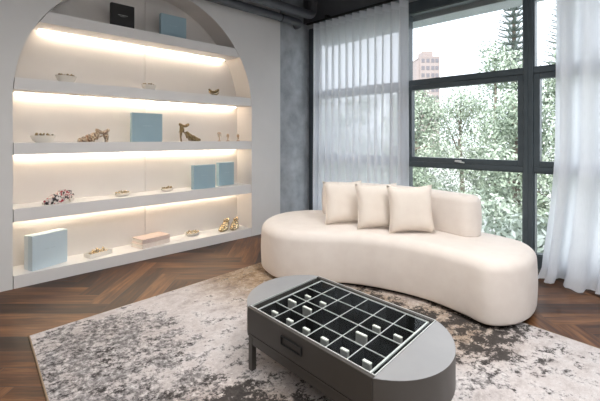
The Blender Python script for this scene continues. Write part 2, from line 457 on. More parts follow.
# ------------------------------------------------------------------ boxes
def glyphs(bm, w, h, n, x, seed, z):
    """a short line of small illegible letter strokes on a face at local x"""
    r = random.Random(seed); cw = w/n
    for i in range(n):
        if r.random() < .15: continue
        y = -w/2+i*cw
        box(bm, x, x+.0006, y, y+cw*.22, z, z+h)
        if r.random() < .7: box(bm, x, x+.0006, y, y+cw*.6, z+h*r.choice((0, .42, .84)), z+h*r.choice((0, .42, .84))+h*.16)
def carton(name, label, cat, loc, rz, w, h, d, m1, m2, lid=.5, group=None, seed=1, lw=.3, mark=M_pewter, lines=1):
    """box standing on edge; front faces +X local, origin at bottom centre"""
    t = thing(name, label, cat, loc, rz, group)
    k = d*(lid-.5)
    bm = BM(); box(bm, -d/2, k-.002, -w/2+.003, w/2-.003, .002, h-.003, .002, 1); obj('base', bm, m2, t)
    bm = BM(); box(bm, k+.002, d/2, -w/2, w/2, 0, h, .0025, 1)
    ld = obj('lid', bm, m1, t)
    bm = BM(); box(bm, k-.004, k+.004, -w/2+.006, w/2-.006, .006, h-.006); obj('neck', bm, M_pewter if m1 is not M_blackbox else m1, t)
    bm = BM()
    for q in range(lines): glyphs(bm, w*lw*(1 if q == 0 else .6), h*.028, 11 if q == 0 else 7, d/2, seed+q, h*(.54-.05*q))
    obj('lettering', bm, mark, ld)
    return t
carton('black_box', 'square black box with pale lettering on the top shelf', 'box', (-4.10, 1.55, Z1), 0, .23, .247, .05, M_blackbox, M_blackbox, .3, seed=3, lw=.42, mark=M_print, lines=2)
G = 'blue boxes on the shelves'
carton('gift_box', 'blue box on the top shelf, right of the black box', 'box', (-4.10, 2.10, Z1), 0, .30, .255, .05, M_blue, M_blue, .3, G, 5)
carton('gift_box', 'blue box on the middle shelf between two brown heeled shoes', 'box', (-4.14, 1.82, Z3), 0, .33, .305, .05, M_blue, M_bluel, -.1, G, 7)
carton('gift_box', 'left, front one of two blue boxes on the fourth shelf', 'box', (-4.07, 2.47, Z4), .06, .30, .275, .05, M_blue, M_bluel, -.1, G, 9)
carton('gift_box', 'right, rear one of two blue boxes on the fourth shelf', 'box', (-4.16, 2.835, Z4), .1, .245, .285, .05, M_blue, M_bluel, -.1, G, 11)
carton('gift_box', 'large light blue box with white sides on the lowest shelf', 'box', (-4.118, .892, Z5), math.radians(20), .315, .30, .12, M_bluelt, M_bluel, .45, G, 13)

# ------------------------------------------------------------------ trinkets
def dish(label, loc, rz, a, b, h, beads, gold=M_goldd, seed=0, bowl=M_cer, nm='trinket_dish'):
    t = thing(nm, label, 'dish', loc, rz, 'jewellery dishes on the shelves')
    bm = BM(); lathe(bm, [(0, .001), (.55, 0), (.8, h*.25), (1, h), (.95, h), (.75, h*.35), (.5, h*.22), (0, h*.2)], 28, a, b)
    obj('dish', bm, bowl, t, smooth=True)
    r = random.Random(seed); bm = BM()
    # beads heaped in the dish looped in the dish
    for i in range(beads):
        an = 2*PI*i/beads*2.1; rr = .45+.35*r.random()
        blob(bm, (a*rr*math.cos(an), b*rr*math.sin(an), h*(.75+.5*r.random())), .0085+.004*r.random())
    tube(bm, [(a*.75*math.cos(q*.45), b*.75*math.sin(q*.45), h*.9+.008*math.sin(q*1.7)) for q in range(15)], .0035, 6)
    obj('bracelet', bm, gold, t, smooth='all', label='gold bead bracelet')
    return t
dish('cream bowl heaped with dark gold beads on the second shelf', (-4.04, 1.03, Z2), .2, .055, .092, .058, 22, seed=1)
dish('white dish with gold beads near the left end of the middle shelf', (-4.07, .855, Z3), 0, .055, .098, .062, 18, seed=2)
dish('white dish with gold bracelet on the fourth shelf, beside the printed mule', (-4.13, 1.565, Z4), .4, .065, .095, .034, 14, M_gold, 3)
dish('small white dish with bracelet on the fourth shelf, nearest the blue boxes', (-4.16, 2.06, Z4), .4, .06, .088, .034, 12, M_goldd, 4)
dish('white dish of gold beads on the lowest shelf, beside the cloth books', (-4.19, 2.39, Z5), .3, .08, .10, .035, 24, M_gold, 5)

def trinket(label, loc, rz, w, seed):
    """a small gold bangle heap"""
    t = thing('gold_bangle', label, 'bangle', loc, rz, 'gold bangles on the second shelf')
    bm = BM(); tube(bm, [(w*.36*math.cos(2*PI*k/28), w*.5*math.sin(2*PI*k/28), .03+.014*math.sin(4*PI*k/28)) for k in range(28)], .012, 8, closed=True)
    obj('band', bm, M_gold, t, smooth='all')
    bm = BM(); m_ = 72
    tube(bm, [(w*.36*math.cos(2*PI*k/m_), w*.5*math.sin(2*PI*k/m_), .054+.014*math.sin(4*PI*k/m_)) for k in range(m_)], [.005+.0085*abs(math.sin(PI*k/6)) for k in range(m_)], 8, closed=True)
    obj('beads', bm, M_goldd, t, smooth='all')
    return t
dish('cream bowl with gold beads in the middle of the second shelf', (-4.04, 1.80, Z2), .2, .055, .085, .05, 18, M_goldd, 6)
trinket('small gold bangle alone at the right end of the second shelf', (-4.04, 2.59, Z2), .2, .12, 2)

# rectangular white tray
t = thing('jewellery_tray', 'rectangular white tray with gold bracelet on the lowest shelf', 'tray', (-4.12, 1.33, Z5), math.radians(14))
bm = BM(); box(bm, -.055, .055, -.115, .115, 0, .008, .002, 1)
for a in ((-.055, -.048, -.115, .115), (.048, .055, -.115, .115), (-.048, .048, -.115, -.108), (-.048, .048, .108, .115)): box(bm, *a, .006, .04, .002, 1)
obj('tray', bm, M_cer, t)
bm = BM(); rr = random.Random(4)
for k in range(20):
    an = k*.5; blob(bm, (.03*math.cos(an)*rr.random(), -.07+.0075*k, .045+.012*math.sin(k*.9)+.008*rr.random()), .011)
box(bm, -.035, .035, -.08, .08, .012, .038, .006)
obj('bracelet', bm, M_gold, t, smooth='all', label='gold bead bracelet')

# cloth-bound books
def book(label, loc, rz, w, l, h, mc):
    t = thing('book', label, 'book', loc, rz, 'cloth books on the lowest shelf')
    bm = BM()
    box(bm, -w/2, w/2, -l/2, l/2, 0, .007, .002, 2); box(bm, -w/2, w/2, -l/2, l/2, h-.007, h, .002, 2)
    box(bm, w/2-.007, w/2, -l/2, l/2, .003, h-.003, .002, 2)
    obj('cover', bm, mc, t)
    bm = BM(); box(bm, -w/2+.008, w/2-.006, -l/2+.006, l/2-.006, .006, h-.006); obj('pages', bm, M_cer, t)
    return t
book('cream cloth book lying directly on the lowest shelf', (-4.14, 1.865, Z5), .22, .20, .34, .045, M_linen2)
book('pinkish cloth book lying on the cream cloth book', (-4.15, 1.875, Z5+.0455), .16, .20, .33, .045, M_linen)

# shoes
def shoe(label, loc, rz, Ln, hh, mu, ms, style, cat='shoe', group=None, name='heeled_sandal', k=1.0):
    """toe towards +X local, origin under the middle of the sole"""
    t = thing(name, label, cat, loc, rz, group); W = Ln*.30; K_ = k
    def zc(u):   # u 0 heel .. 1 toe
        k = min(1, max(0, (u-.18)/.45)); k = k*k*(3-2*k)
        return hh*(1-k)
    def hw(u): return W/2*(.62+.5*math.sin(PI*min(1, max(0, (u-.1)/.95)))**1.0)*(1 if u < .85 else math.sqrt(max(.05, 1-((u-.85)/.155)**2)))
    bm = BM(); prev = None; n = 20
    for i in range(n+1):
        u = i/n; x = -Ln/2+Ln*u; z = zc(u)+.004; h = hw(u); th = .008
        ring = [bm.verts.new(p) for p in ((x, -h, z), (x, h, z), (x, h, z+th), (x, -h, z+th))]
        if prev:
            for k in range(4): bm.faces.new((prev[k], prev[(k+1) % 4], ring[(k+1) % 4], ring[k]))
        else: bm.faces.new(ring)
        prev = ring
    bm.faces.new(prev[::-1]); obj('sole', bm, ms, t, smooth=True)
    bm = BM(); x0 = -Ln/2+.004
    b0 = W*.2 if style == 'stiletto' else W*.36
    vs = []
    for z, s, sx in ((0, .55, .55), (hh*.5, .6, .6), (hh+.006, 1, 1)):
        w_ = b0*s; l_ = b0*1.5*sx; xx = x0+(.012 if z == 0 else .004)*(1 if style == 'stiletto' else .4)
        vs.append([bm.verts.new(p) for p in ((xx, -w_, z), (xx+l_, -w_, z), (xx+l_, w_, z), (xx, w_, z))])
    bm.faces.new(vs[0]); bm.faces.new(vs[-1][::-1])
    for A, B in zip(vs, vs[1:]):
        for k in range(4): bm.faces.new((A[k], A[(k+1) % 4], B[(k+1) % 4], B[k]))
    obj('heel', bm, ms, t)
    def arc(u, lift, r, lean=0):
        bm = BM(); x = -Ln/2+Ln*u; h = hw(u)
        P = []
        for k in range(13):
            a = PI*k/12; P.append((x+lean*math.sin(a), -h*math.cos(a)*1.02, zc(u)+.01+lift*math.sin(a)))
        tube(bm, P, r*K_, 8); obj('strap', bm, mu, t, smooth='all')
    if style == 'mule':
        bm = BM(); n = 10; prev = None
        for i in range(n+1):
            u = .45+.53*i/n; x = -Ln/2+Ln*u; h = hw(u)*1.03; top = .085*(1-i/n)**.6+.018
            ring = [bm.verts.new((x, -h*math.cos(PI*k/12), zc(u)+.004+top*math.sin(PI*k/12)**.7)) for k in range(13)]
            if prev:
                for k in range(12): bm.faces.new((prev[k], prev[k+1], ring[k+1], ring[k]))
            prev = ring
        bm.faces.new(prev); obj('upper', bm, mu, t, smooth=True)
        bm = BM(); prev = None
        for i in range(9):
            u = .02+.46*i/8; x = -Ln/2+Ln*u; h = hw(u)*1.02; top = .055+.03*math.sin(PI*i/8)
            ring = [bm.verts.new(p) for p in ((x, -h, zc(u)+.004), (x, -h, zc(u)+top), (x, h, zc(u)+top), (x, h, zc(u)+.004))]
            if prev:
                for k in (0, 2): bm.faces.new((prev[k], prev[k+1], ring[k+1], ring[k]))
            else: bm.faces.new(ring)
            prev = ring
        obj('quarter', bm, mu, t)
    else:
        for u, l, r, ln in ((.93, .016, .007, 0), (.84, .026, .009, -.01), (.72, .045, .010, -.015), (.58, .062, .009, -.02), (.46, .06, .008, -.025)): arc(u, l, r, ln)
        # heel counter and ankle strap
        bm = BM(); prev = None; top = .05 if style == 'block' else .085
        for k in range(13):
            a = PI*k/12-PI/2; x = -Ln/2+.045-.045*math.cos(a); y = hw(.08)*math.sin(a)
            ring = [bm.verts.new((x, y, hh+.006)), bm.verts.new((x+.004, y, hh+top*(.55+.45*math.cos(a))))]
            if prev: bm.faces.new((prev[0], ring[0], ring[1], prev[1]))
            prev = ring
        obj('heel_counter', bm, mu, t, smooth='all')
        bm = BM(); q = hh+top
        tube(bm, [(-Ln/2+.055-.05*math.cos(a), hw(.1)*1.0*math.sin(a), q+.012*math.cos(a*2)) for a in [2*PI*k/20 for k in range(20)]], .007*K_, 8, closed=True)
        obj('ankle_strap', bm, mu, t, smooth='all')
    return t
shoe('brown and cream print sandal on the middle shelf, left of the blue box', (-4.10, 1.28, Z3), -PI/2-.1, .27, .055, M_leo, M_leo, 'block', k=2.4)
shoe('dark gold high heel on the middle shelf, right of the blue box', (-4.11, 2.315, Z3), PI/2-.1, .25, .10, M_goldd, M_goldd, 'stiletto', k=2.0, name='high_heel_shoe')
shoe('cream, red and black printed mule at the left of the fourth shelf', (-4.07, .975, Z4), -PI/2+.25, .27, .03, M_redp, M_cer, 'mule', name='printed_mule')
shoe('left gold sandal of the pair on the lowest shelf', (-4.13, 2.80, Z5), -1.0, .225, .06, M_gold, M_goldd, 'block', k=1.8, group='pair of gold sandals')
shoe('right gold sandal of the pair on the lowest shelf', (-4.10, 2.935, Z5), -.85, .225, .06, M_gold, M_goldd, 'block', k=1.8, group='pair of gold sandals')

# small jewellery stands
def tstand(label, loc, w, h):
    t = thing('jewellery_stand', label, 'stand', loc, .5, 'little jewellery stands on the middle shelf')
    bm = BM(); lathe(bm, [(0, 0), (.022, 0), (.022, .006), (.006, .012), (.006, h), (0, h)], 16); obj('stem', bm, M_tan, t, smooth=True)
    bm = BM()
    if w > .03: tube(bm, [(0, -w/2, h-.012), (0, -w/4, h), (0, 0, h+.002), (0, w/4, h), (0, w/2, h-.012)], .006, 8)
    else: tube(bm, [(0, w*math.cos(a), h*.78+h*.22*math.sin(a)) for a in [2*PI*k/16 for k in range(16)]], .006, 6, closed=True)
    obj('arm', bm, M_tan, t, smooth='all')
    for s in (-1, 1):
        bm = BM(); tube(bm, [(0, s*w*.42, h-.012), (.003, s*w*.42, h-.04), (.006, s*w*.36, h-.055)], .0035, 6); obj('earring', bm, M_gold, t, smooth='all')
    return t
tstand('T-shaped jewellery stand on the middle shelf, nearest the high heel', (-4.12, 2.72, Z3), .085, .105)
tstand('small looped jewellery stand beside the T-shaped stand', (-4.12, 2.845, Z3), .025, .09)
tstand('small looped jewellery stand at the right end of the middle shelf', (-4.10, 2.985, Z3), .024, .085)

# ------------------------------------------------------------------ pipes under the ceiling
t = thing('ceiling_pipe', 'dark charcoal pipe along the shelf wall, lower of the two', 'pipe', (-3.86, 0, 2.842))
bm = BM(); P = [(0, YF+.05, 0), (0, 1, 0), (0, 3.78, 0)]+[(-.13*(1-math.cos(a)), 3.78+.13*math.sin(a), 0) for a in [PI/2*k/8 for k in range(1, 9)]]+[(-.16, 3.91, 0)]
tube(bm, P, .052, 20); obj('pipe', bm, M_pipe, t, smooth=True)
for y in (.5, 2.2, 3.5):
    bm = BM(); tube(bm, [(0, y, .05), (0, y, ZC-2.842)], .005, 8); lathe(bm, [(.0545, -.012), (.0545, .012)], 20)
    for v in bm.verts:
        if abs(v.co.z) < .013 and abs((v.co.x**2+v.co.y**2)**.5-.0545) < .002: v.co = Vector((v.co.x, y+v.co.z, v.co.y))
    obj('hanger', bm, M_black, t)
t = thing('ceiling_pipe', 'grey pipe along the shelf wall turning up near the curtain', 'pipe', (-3.70, 0, 2.925))
bm = BM(); P = [(0, YF+.05, 0), (0, 1, 0), (0, 3.86, 0)]+[(0, 3.86+.09*math.sin(a), .09*(1-math.cos(a))) for a in [PI/2*k/8 for k in range(1, 9)]]+[(0, 3.95, ZC-2.925)]
tube(bm, P, .058, 20); obj('pipe', bm, M_pipe, t, smooth=True)
for y in (.9, 2.6):
    bm = BM(); tube(bm, [(0, y, .05), (0, y, ZC-2.925)], .005, 8); obj('hanger', bm, M_black, t)
bm = BM(); lathe(bm, [(.058, .17), (.066, .17), (.066, .2), (.058, .2)], 20, c=(0, 3.95, 0)); obj('collar', bm, M_pipe, t, smooth=True)

# ------------------------------------------------------------------ curtains
def curtain(label, x0, x1, y, z0, z1, folds, amp, mat, seed, flare=None, pool=0):
    t = thing('sheer_curtain', label, 'curtain', ((x0+x1)/2, y, 0), 0, 'sheer window curtains')
    r = random.Random(seed); cx = (x0+x1)/2
    nx = folds*14; nz = 36
    ph = [r.uniform(-.5, .5) for _ in range(folds+2)]; am = [r.uniform(.7, 1.25) for _ in range(folds+2)]
    def pt(i, zf):
        s = i/nx*folds; k = int(s); f = s-k
        p = ph[k]*(1-f)+ph[k+1]*f; a = am[k]*(1-f)+am[k+1]*f
        x = x0+(x1-x0)*i/nx; low = 1-zf
        a2 = amp*(a*low+1*(1-low))*(1+.25*low)
        yy = a2*math.cos(2*PI*(s+p*.55*low))
        xx = x+.018*math.sin(4*PI*(s+p*.55*low))*low
        yy += .02*noise.noise(Vector((x*3, zf*2.2, seed)))*low
        if flare:
            e = max(0, 1-zf*2.4)**1.6; xx += flare[0]*e*(1-i/nx)**1.2; yy += flare[1]*e*(.6+.4*math.cos(2*PI*s*.5+1))
        return xx-cx, yy
    bm = BM(); rows = []
    for j in range(nz+1):
        zf = (j/nz); z = z0+(z1-z0)*zf
        row = []
        for i in range(nx+1):
            x, yy = pt(i, zf); zz = z
            if pool and j < 3:      # hem spreads over the floor
                e = (3-j)/3; yy -= pool*e*e*(.55+.45*math.sin(i/nx*folds*PI+seed)); zz = z0+(z-z0)*.6+.012*max(0, math.sin(i*.7))*e
            row.append(bm.verts.new((x, yy, zz)))
        rows.append(row)
    for A, B in zip(rows, rows[1:]):
        for i in range(nx): bm.faces.new((A[i], A[i+1], B[i+1], B[i]))
    obj('cloth', bm, mat, t, smooth='all')
    bm = BM()
    for i in range(nx):
        q = []
        for ii, zz in ((i, z1-.085), (i+1, z1-.085), (i+1, z1-.004), (i, z1-.004)):
            x, yy = pt(ii, 1); q.append(bm.verts.new((x, yy-.003, zz)))
        bm.faces.new(q)
    bmesh.ops.remove_doubles(bm, verts=bm.verts, dist=1e-5)
    obj('heading_tape', bm, M_header, t, smooth='all')
    for k in range(folds):
        bm = BM(); x, yy = pt(min(nx, int((k+.25)*14)), 1)
        tube(bm, [(x, 0, z1-.03), (x, 0, z1+.018)], .006, 6); obj('hook', bm, M_black, t)
    return t
curtain('sheer white curtain beside the concrete corner, behind the sofa', -3.74, -2.30, 4.0, .012, 2.82, 13, .05, M_sheer, 3)
curtain('dense white curtain at the right of the window, trailing on the floor', -.86, .75, 4.0, .010, 2.82, 10, .06, M_sheer2, 8, flare=(-.10, -.06), pool=.09)
bm = BM(); box(bm, -3.86, 1.4, 3.985, 4.015, 2.838, 2.865, .003, 1)
for x in (-3.5, -2.2, -.9, .4, 1.3): box(bm, x-.015, x+.015, 3.985, 4.075, 2.862, 2.905)
tag(obj('curtain_track', bm, M_black), 'black curtain track running above the window', 'curtain track')

# ------------------------------------------------------------------ rug
bm = BM()
rc = [Vector(p) for p in ((-2.946, .547), (-.9, .36), (.75, .21), (.75, 2.76), (-.711, 2.92), (-1.9, 3.05), (-3.10, 3.17), (-3.04, 2.36), (-2.985, 1.337))]
prism(bm, [tuple(p) for p in rc], .001, .011)
o = obj('area_rug', bm, M_rug); tag(o, 'large distressed grey, cream and brown rug on the wooden floor', 'rug')
bm = BM()
loop = [Vector((p.x, p.y, .006)) for p in rc]
tube(bm, loop, .0058, 6, closed=True)
obj('binding', bm, M_rugedge, o)
ZR = .0125

# ------------------------------------------------------------------ sofa
def lift(outline, prof):
    """rings at (inset, z) from a CCW outline"""
    bm = BM(); rings = []
    for d, z in prof:
        rings.append([bm.verts.new((p.x, p.y, z)) for p in offset(outline, d)])
    n = len(outline)
    for A, B in zip(rings, rings[1:]):
        for k in range(n): bm.faces.new((A[k], A[(k+1) % n], B[(k+1) % n], B[k]))
    bm.faces.new(rings[0]); bm.faces.new(rings[-1])
    return bm
sofa_pts = [(-2.955, 2.43), (-2.77, 2.315), (-2.53, 2.265), (-2.28, 2.375), (-2.03, 2.595), (-1.70, 2.715), (-1.40, 2.745), (-1.14, 2.70), (-.95, 2.65),
            (-.835, 2.745), (-.78, 2.91), (-.78, 3.1), (-.83, 3.30), (-.97, 3.44), (-1.25, 3.52), (-1.6, 3.59), (-2.0, 3.61), (-2.4, 3.56), (-2.75, 3.44), (-3.0, 3.27), (-3.13, 3.06), (-3.16, 2.84), (-3.085, 2.61)]
SC = Vector((-2.0, 3.0)); ol = [p-SC for p in catmull(sofa_pts, 7)]
t = thing('curved_sofa', 'long kidney-shaped cream sofa with a low curved backrest, by the window', 'sofa', (SC.x, SC.y, ZR))
def rprof(z0, z1, r, bulge=0, rb=.02, n=8):
    P = [(rb, z0)]+[(rb*(1-math.sin(a)), z0+rb*(1-math.cos(a))) for a in [PI/2*k/3 for k in range(1, 4)]]
    for k in range(1, 6): P.append((-bulge*math.sin(PI*k/6), z0+rb+(z1-r-z0-rb)*k/6))
    P += [(r*(1-math.cos(a)), z1-r+r*math.sin(a)) for a in [PI/2*k/n for k in range(n+1)]]
    return P
bm = lift(ol, rprof(.026, .442, .085, .006)); obj('seat', bm, M_fab, t, smooth='all')
bm = lift(ol, [(.06, .0005), (.06, .03)]); obj('plinth', bm, M_black, t, label='recessed black plinth')
bm = BM(); tube(bm, [(p.x, p.y, .333) for p in offset(ol, .0005)], .0022, 6, closed=True); obj('piping', bm, M_fab, t, smooth='all')
cl = catmull([(-2.74, 3.20), (-2.4, 3.36), (-2.0, 3.42), (-1.65, 3.36), (-1.31, 3.275)], 8, closed=False)
cl = [p-SC for p in cl]; hw_ = .105
left, right = [], []
for i, p in enumerate(cl):
    d = cl[min(i+1, len(cl)-1)]-cl[max(0, i-1)]; d.normalize(); nn = Vector((-d.y, d.x))
    left.append(p+nn*hw_); right.append(p-nn*hw_)
d0 = (cl[1]-cl[0]).normalized(); d1 = (cl[-1]-cl[-2]).normalized()
def cap(c, d, s):
    nn = Vector((-d.y, d.x)); return [c+(-nn*math.cos(a)+d*math.sin(a)*.85)*hw_*s if False else c-nn*math.cos(a)*hw_+d*math.sin(a)*hw_*.8 for a in [PI*k/10 for k in range(1, 10)]]
bo = right+cap(cl[-1], d1, 1)+left[::-1]+[c for c in [cl[0]+Vector((-d0.y, d0.x))*math.cos(a)*hw_-d0*math.sin(a)*hw_*.8 for a in [PI*k/10 for k in range(1, 10)]]]
bm = lift(bo, rprof(.44, .768, .06, .008, .012)); obj('backrest', bm, M_fab, t, smooth='all')

# cushions
def cushion_mesh(w, h, th, seed):
    bm = BM(); n = 16; grid = {}
    for side in (1, -1):
        for i in range(n+1):
            for j in range(n+1):
                u, v = i/n*2-1, j/n*2-1
                if side == -1 and (i in (0, n) or j in (0, n)):
                    grid[side, i, j] = grid[1, i, j]; continue
                # edges draw in between the pointed corners
                px = u*(1-.10*(1-v*v)**1.0*abs(u)**3); pz = v*(1-.11*(1-u*u)*abs(v)**3)
                f = (max(0, 1-u**4)*max(0, 1-v**4))**.55
                y = side*th/2*f + .006*noise.noise(Vector((u*2.5+seed, v*2.5, side*3)))*f
                grid[side, i, j] = bm.verts.new((px*w/2, -y, h/2+pz*h/2))
    for side in (1, -1):
        for i in range(n):
            for j in range(n):
                bm.faces.new([grid[side, a, b] for a, b in ((i, j), (i+1, j), (i+1, j+1), (i, j+1))])
    return bm
def cushion(label, loc, ang, tilt, seed, roll=0):
    t = bpy.data.objects.new('throw_cushion', None); COL.objects.link(t)
    t.location = loc; t.rotation_euler = (-tilt, roll, ang); tag(t, label, 'cushion', 'cream cushions on the sofa')
    w = .385; h = .395
    obj('cover', cushion_mesh(w, h, .14, seed), M_cush, t, smooth='all')
    bm = BM(); P = []
    n = 14
    def edge(u, v): return (u*(1-.10*(1-v*v)*abs(u)**3)*w/2, 0, h/2+v*(1-.11*(1-u*u)*abs(v)**3)*h/2)
    for k in range(n): P.append(edge(-1+2*k/n, -1))
    for k in range(n): P.append(edge(1, -1+2*k/n))
    for k in range(n): P.append(edge(1-2*k/n, 1))
    for k in range(n): P.append(edge(-1, 1-2*k/n))
    tube(bm, P, .0035, 6, closed=True); obj('piping', bm, M_cush, t, smooth='all')
    return t
ZS_ = ZR+.446
cushion('cream square cushion on the sofa, leftmost of three', (-2.28, 2.875, ZS_), math.radians(58), math.radians(14), 1)
cushion('cream square cushion on the sofa, middle of three, partly hidden', (-1.95, 2.925, ZS_), math.radians(52), math.radians(13), 5)
cushion('cream square cushion on the sofa, frontmost and rightmost of three', (-1.665, 2.99, ZS_), math.radians(45), math.radians(10), 9, math.radians(-1))

# ------------------------------------------------------------------ coffee table
A, B, C, D = [Vector(p) for p in ((-1.692, 1.300), (-1.735, 1.905), (-.906, 1.862), (-.853, 1.238))]
TC = (A+B+C+D)/4
EP = ((C-B)+(D-A))/4; EQ = ((B-A)+(C-D))/4        # half axes of the centre block
t = thing('coffee_table', 'grey display coffee table with rounded ends and a glass top on the rug', 'table', (TC.x, TC.y, ZR))
HLn, HWd = EP.length, EQ.length
ex, ey = EP.normalized(), EQ.normalized()
TM = Matrix(((ex.x, ey.x, 0, 0), (ex.y, ey.y, 0, 0), (0, 0, 1, 0), (0, 0, 0, 1)))
def tobj(name, bm, mat, parent=t, **k):
    bmesh.ops.transform(bm, matrix=TM, verts=bm.verts); return obj(name, bm, mat, parent, **k)
ZT = .335; ZB = .182; fr = .022
# centre block: walls around the display well
bm = BM()
box(bm, -HLn, HLn, HWd-fr, HWd, ZB, ZT, .0015, 1)
box(bm, -HLn, HLn, -HWd, -HWd+.012, ZB, ZB+.012)
box(bm, -HLn, -HLn+.006, -HWd+.012, HWd-fr, ZB, ZT-.009); box(bm, HLn-.006, HLn, -HWd+.012, HWd-fr, ZB, ZT-.009)
box(bm, -HLn+.006, -HLn+.045, -HWd+.022, HWd-fr, ZB, ZT-.045, mi=1); box(bm, HLn-.03, HLn-.006, -HWd+.022, HWd-fr, ZB, ZT-.045, mi=1)
box(bm, -HLn+.045, HLn-.03, -HWd+.012, HWd-fr, ZB, ZB+.045)
tobj('cabinet', bm, [M_tabled, M_velvet])
# rounded ends
sg = .19; RR = (HWd*HWd+sg*sg)/(2*sg)
for s in (-1, 1):
    pts = []
    for k in range(33):
        q = -HWd+2*HWd*k/32; p = math.sqrt(max(0, RR*RR-q*q))-(RR-sg)
        pts.append((s*(HLn+.0015+max(0, p)), q))
    if s == -1: pts = pts[::-1]
    pts = [p for i, p in enumerate(pts) if i == 0 or (Vector(p)-Vector(pts[i-1])).length > 1e-5]
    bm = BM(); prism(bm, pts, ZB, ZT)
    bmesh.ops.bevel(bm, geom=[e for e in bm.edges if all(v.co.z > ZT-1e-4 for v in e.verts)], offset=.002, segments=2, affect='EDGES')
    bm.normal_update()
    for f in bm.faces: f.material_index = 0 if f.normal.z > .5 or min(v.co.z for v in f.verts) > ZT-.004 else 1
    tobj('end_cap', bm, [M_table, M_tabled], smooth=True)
# drawer front and handle
bm = BM(); box(bm, -HLn+.001, HLn-.001, -HWd-.001, -HWd+.02, ZB+.016, ZT-.002, .0015, 1)
dr = tobj('drawer', bm, M_tabled)
bm = BM(); hx = -.055; zz = (ZB+ZT)/2+.012
for a in ((hx-.075, hx+.075, .021, .026), (hx-.075, hx+.075, -.026, -.021), (hx-.075, hx-.070, -.021, .021), (hx+.070, hx+.075, -.021, .021)):
    box(bm, a[0], a[1], -HWd-.010, -HWd-.0005, zz+a[2]*.8, zz+a[3]*.8, .001, 1)
tobj('handle', bm, M_black, dr)
# well lining, divider grid, rim, glass
wx0, wx1, wy0, wy1 = -HLn+.05, HLn-.034, -HWd+.03, HWd-.028
bm = BM(); zf = ZB+.048
box(bm, wx0, wx1, wy0, wy1, zf, zf+.004)
for a in ((wx0, wx0+.004, wy0, wy1), (wx1-.004, wx1, wy0, wy1), (wx0, wx1, wy0, wy0+.004), (wx0, wx1, wy1-.004, wy1)): box(bm, *a, zf, ZT-.014)
tobj('well', bm, M_velvet)
for k in range(1, 6):
    x = wx0+(wx1-wx0)*k/6; bm = BM(); box(bm, x-.0022, x+.0022, wy0+.004, wy1-.004, zf+.004, ZT-.016); box(bm, x-.0017, x+.0017, wy0+.004, wy1-.004, ZT-.0175, ZT-.013, mi=1)
    tobj('divider', bm, [M_velvet, M_alu])
for k in range(1, 4):
    y = wy0+(wy1-wy0)*k/4; bm = BM(); box(bm, wx0+.004, wx1-.004, y-.0022, y+.0022, zf+.004, ZT-.017); box(bm, wx0+.004, wx1-.004, y-.0017, y+.0017, ZT-.0172, ZT-.0128, mi=1)
    tobj('divider', bm, [M_velvet, M_alu])
bm = BM()
for a in ((wx0-.003, wx0+.003, wy0-.003, wy1+.003), (wx1-.003, wx1+.006, wy0-.003, wy1+.003), (wx0, wx1, wy0-.003, wy0+.003), (wx0, wx1, wy1-.003, wy1+.003)):
    box(bm, *a, ZT-.016, ZT-.009)
tobj('rim', bm, M_alu)
bm = BM(); box(bm, -HLn+.004, HLn-.004, -HWd+.022, HWd-.004, ZT-.0075, ZT-.0005, .0012, 1); tobj('glass_top', bm, M_tglass)
bm = BM()
for a in ((-HLn, -HLn+.004, -HWd+.021, HWd), (HLn-.004, HLn, -HWd+.021, HWd), (-HLn, HLn, HWd-.004, HWd), (-HLn, HLn, -HWd+.017, -HWd+.0215)): box(bm, *a, ZT-.008, ZT+.0008)
tobj('glass_trim', bm, M_alu)
# stand under the body
for sx in (-1, 1):
    for sy in (-1, 1):
        bm = BM(); px_, py_ = sx*(HLn-.018), sy*(HWd-.018); box(bm, px_-.016, px_+.016, py_-.016, py_+.016, 0, ZB, .0015, 1); tobj('leg', bm, M_tabled)
for a in ((-HLn+.034, HLn-.034, -HWd+.004, -HWd+.03), (-HLn+.034, HLn-.034, HWd-.03, HWd-.004), (-HLn+.004, -HLn+.03, -HWd+.034, HWd-.034), (HLn-.03, HLn-.004, -HWd+.034, HWd-.034)):
    bm = BM(); box(bm, *a, ZB-.042, ZB, .0015, 1); tobj('rail', bm, M_tabled)

# display blocks standing in the compartments
ROW = ['front row', 'second row', 'third row']
ORD = ['first', 'second', 'third', 'fourth', 'fifth', 'sixth']
stands = [(0, 0, 0), (1, 0, 0), (2, 0, 0), (3, 0, 0), (4, 0, 0), (5, 0, 0), (0, 1, 1), (1, 1, 1), (0, 2, 0), (1, 2, 0), (4, 1, 1), (4, 2, 0), (5, 2, 0)]
proto = {}
for i, j, bigc in stands:
    x = wx0+(wx1-wx0)*(i+.5)/6; y = wy0+(wy1-wy0)*(j+.5)/4+.012
    p = TM @ Vector((x-.004, y, 0))
    lab = '%s white-topped display block in the %s, %s compartment from the left' % ('tall' if bigc else 'short', ROW[j], ORD[i])
    loc = (TC.x+p.x, TC.y+p.y, ZR+zf+.0045); rz = math.atan2(ex.y, ex.x)
    if bigc not in proto:
        r_ = thing('display_block', lab, 'display block', loc, rz, 'display blocks under the table glass')
        w_, h_, d_ = ((.062, .082, .014) if bigc else (.042, .066, .016))
        bm = BM(); box(bm, -w_/2, w_/2, -d_/2, d_/2, 0, h_, .001, 1); obj('block', bm, M_stand, r_)
        bm = BM(); box(bm, -w_/2, w_/2, -d_/2, d_/2, h_+.0002, h_+.006, .001, 1); obj('top', bm, M_standw, r_, label='white top strip')
        proto[bigc] = r_
    else:
        src = proto[bigc]; r_ = src.copy(); COL.objects.link(r_); r_.location = loc; r_['label'] = lab
        for ch in list(src.children):
            c = ch.copy(); COL.objects.link(c); c.parent = r_

